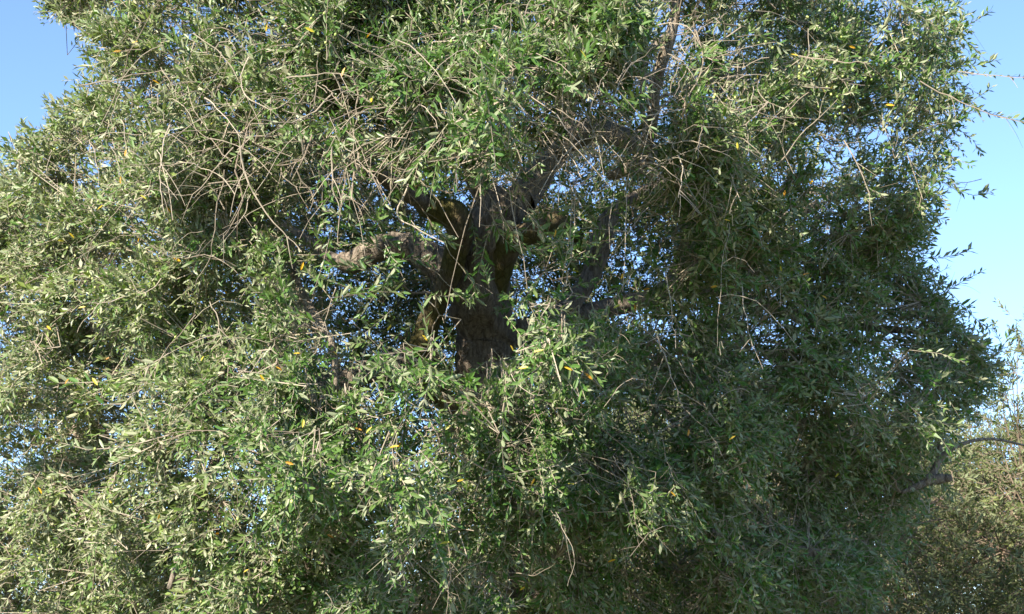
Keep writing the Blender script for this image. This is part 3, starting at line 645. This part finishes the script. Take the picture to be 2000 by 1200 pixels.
# ------------------------------------------------------------------ the other olive trees
def make_tree(seed, H=5.2, RX=2.6, n_sprig=5800, lsc=1.45, bole=1.0, RZ=None):
    """one whole olive tree round its own origin: meshes for trunk, limbs and foliage"""
    global rng
    RZ = RZ or H * 0.5; zc = H - RZ + 0.45; lift = (bole - 1.0) * 1.6
    rng = np.random.default_rng(seed)
    parts = []
    tr = catmull([(0, 0, -0.15), (0.05, 0, 0.5), (-0.08, 0.05, 1.1 * bole), (0.05, -0.05, 1.7 * bole)], 22)
    V, q = tubes(tr[None], np.linspace(0.3, 0.17, 22)[None], 12)
    V = V + (vnoise(V, 0.12, seed)[:, None] - 0.5) * 0.12 * nrm(V - np.repeat(tr, 12, 0))
    parts.append(("trunk", mesh_np("trunk", V, [q], M_BARK, smooth=True), None))
    tips = []
    for k in range(6):
        a = k * 1.047 + rng.uniform(-.3, .3); e = rng.uniform(0.5, 0.9)
        c = np.array([0, 0, lift]) + catmull([(0.05, -0.05, 1.6), (0.5 * math.cos(a), 0.5 * math.sin(a), 2.3), (RX * e * 0.6 * math.cos(a), RX * e * 0.6 * math.sin(a), 3.0 + rng.uniform(-.2, .5)), (RX * e * math.cos(a + .2), RX * e * math.sin(a + .2), 3.3 + rng.uniform(-.6, .9))], 24)
        V, q = tubes(c[None], np.linspace(0.11, 0.02, 24)[None], 8); tips.append(c)
        parts.append(("limb", mesh_np("limb", V, [q], M_BARK, smooth=True), None))
    n = n_sprig * 3
    u = nrm(rng.normal(size=(n, 3))); r = rng.random(n) ** 0.28
    p = u * r[:, None] * np.array([RX, RX, RZ]) + np.array([0, 0, zc])
    p += (np.stack([vnoise(p, 0.9, 2. + seed), vnoise(p, 0.9, 12. + seed), vnoise(p, 0.9, 22. + seed)], -1) - 0.5) * min(1.1, RX * 0.4)
    cl = vnoise(p, 0.6, seed * 3.1) * 0.6 + vnoise(p, 0.28, seed) * 0.4
    k = (rng.random(n) < np.clip((cl - 0.30) / 0.14, 0.18, 1)) & (p[:, 2] > 0.5); p = p[k][:n_sprig]
    cen = np.array([0, 0, zc]); t = nrm(nrm(p - cen) * 0.8 + rng.normal(0, .5, p.shape) + np.array([0, 0, 0.1]) - np.array([0, 0, .4]) * (p[:, 2:3] < 2))
    Lg = rng.uniform(0.2, 0.45, len(p))
    st, b, d, nn, ln, sid = sprigs(p - t * (Lg * .5)[:, None], t, Lg, rng.uniform(0, .4, len(p)), 8, keep=0.9, lmin=0.045 * lsc, lmax=0.065 * lsc)
    V, q, per = leaf_geometry(b, d, nn, ln, ln * rng.uniform(0.12, 0.16, len(ln)), rng.normal(0.03, .08, len(ln)), far=True)
    parts.append(("foliage", mesh_np("foliage", V, [q], M_LEAF_FAR, np.clip(.5 * rng.random(sid.max() + 1)[sid] + .5 * rng.random(len(b)), 0, 1)), "stuff"))
    allc = np.concatenate(tips); kdx = kdtree.KDTree(len(allc))
    for i, c in enumerate(allc): kdx.insert(c, i)
    kdx.balance()
    sel = p[rng.choice(len(p), 420, replace=False)]; s0 = np.array([kdx.find(x)[0][:] for x in sel]); ss = np.linspace(0, 1, 6)[None, :, None]
    cu = s0[:, None] + (sel - s0)[:, None] * ss + rng.normal(0, 0.12, (len(sel), 1, 3)) * np.sin(ss * math.pi) + np.array([0, 0, .12]) * np.sin(ss * math.pi)
    V1, q1 = tubes(cu, np.broadcast_to(np.linspace(0.011, 0.004, 6), cu.shape[:2]), 4); st = st[:, [0, 3, 5]]; V2, q2 = tubes(st, np.broadcast_to(np.linspace(0.004, 0.002, 3), st.shape[:2]), 3)
    parts.append(("branches", mesh_np("branches", np.vstack([V1, V2]), [np.vstack([q1, q2 + len(V1)])], M_TWIG, np.full(len(q1) + len(q2), 0.1)), "stuff"))
    return parts

KINDS = [make_tree(3), make_tree(8, H=4.8, RX=2.9), make_tree(14, H=7.65, RX=1.25, RZ=0.95, bole=3.6, n_sprig=4200)]
def place_tree(kind, x, y, rz, sc, label, z=0.0, group="olive trees standing around the big one"):
    t = thing("olive_tree", label, "tree", group, (x, y, z)); t.rotation_euler = (0, 0, rz); t.scale = (sc,) * 3
    for nm, me, kd_ in KINDS[kind]:
        obj(nm, me, t, kd_)
    return t
place_tree(0, 7.0, 17.3, 2.2, 0.97, "sunlit grey-green olive tree beyond the big tree's lower right edge")
place_tree(1, 4.1, 21.5, 2.1, 1.0, "olive tree glimpsed through the shaded lower right of the big crown")
place_tree(1, 2.6, 17.6, 3.3, 0.95, "sunlit olive tree showing through the shaded leaves right of the big trunk's foot")
place_tree(0, 8.6, 28.0, 1.9, 1.1, "far olive tree filling the gap low at the right edge")
place_tree(0, 1.2, 20.5, 3.6, 1.0, "olive tree glimpsed behind the big tree's lower trunk")
place_tree(1, 9.6, 24.0, 5.0, 1.0, "far olive tree showing its top over the sunlit right neighbour")
place_tree(1, -2.4, 27.0, 1.2, 0.85, "small distant olive tree seen through gaps under the crown's left half")
place_tree(0, -7.2, 24.0, 4.4, 0.8, "distant olive tree at the picture's lower left corner behind the big crown")
place_tree(2, -2.5, -0.55, 0.8, 1.0, "tall high-crowned olive tree beside the viewer, shading the big tree's lower right", group=None)  # unseen tree, put in and sized to throw shade on the crown's lower right
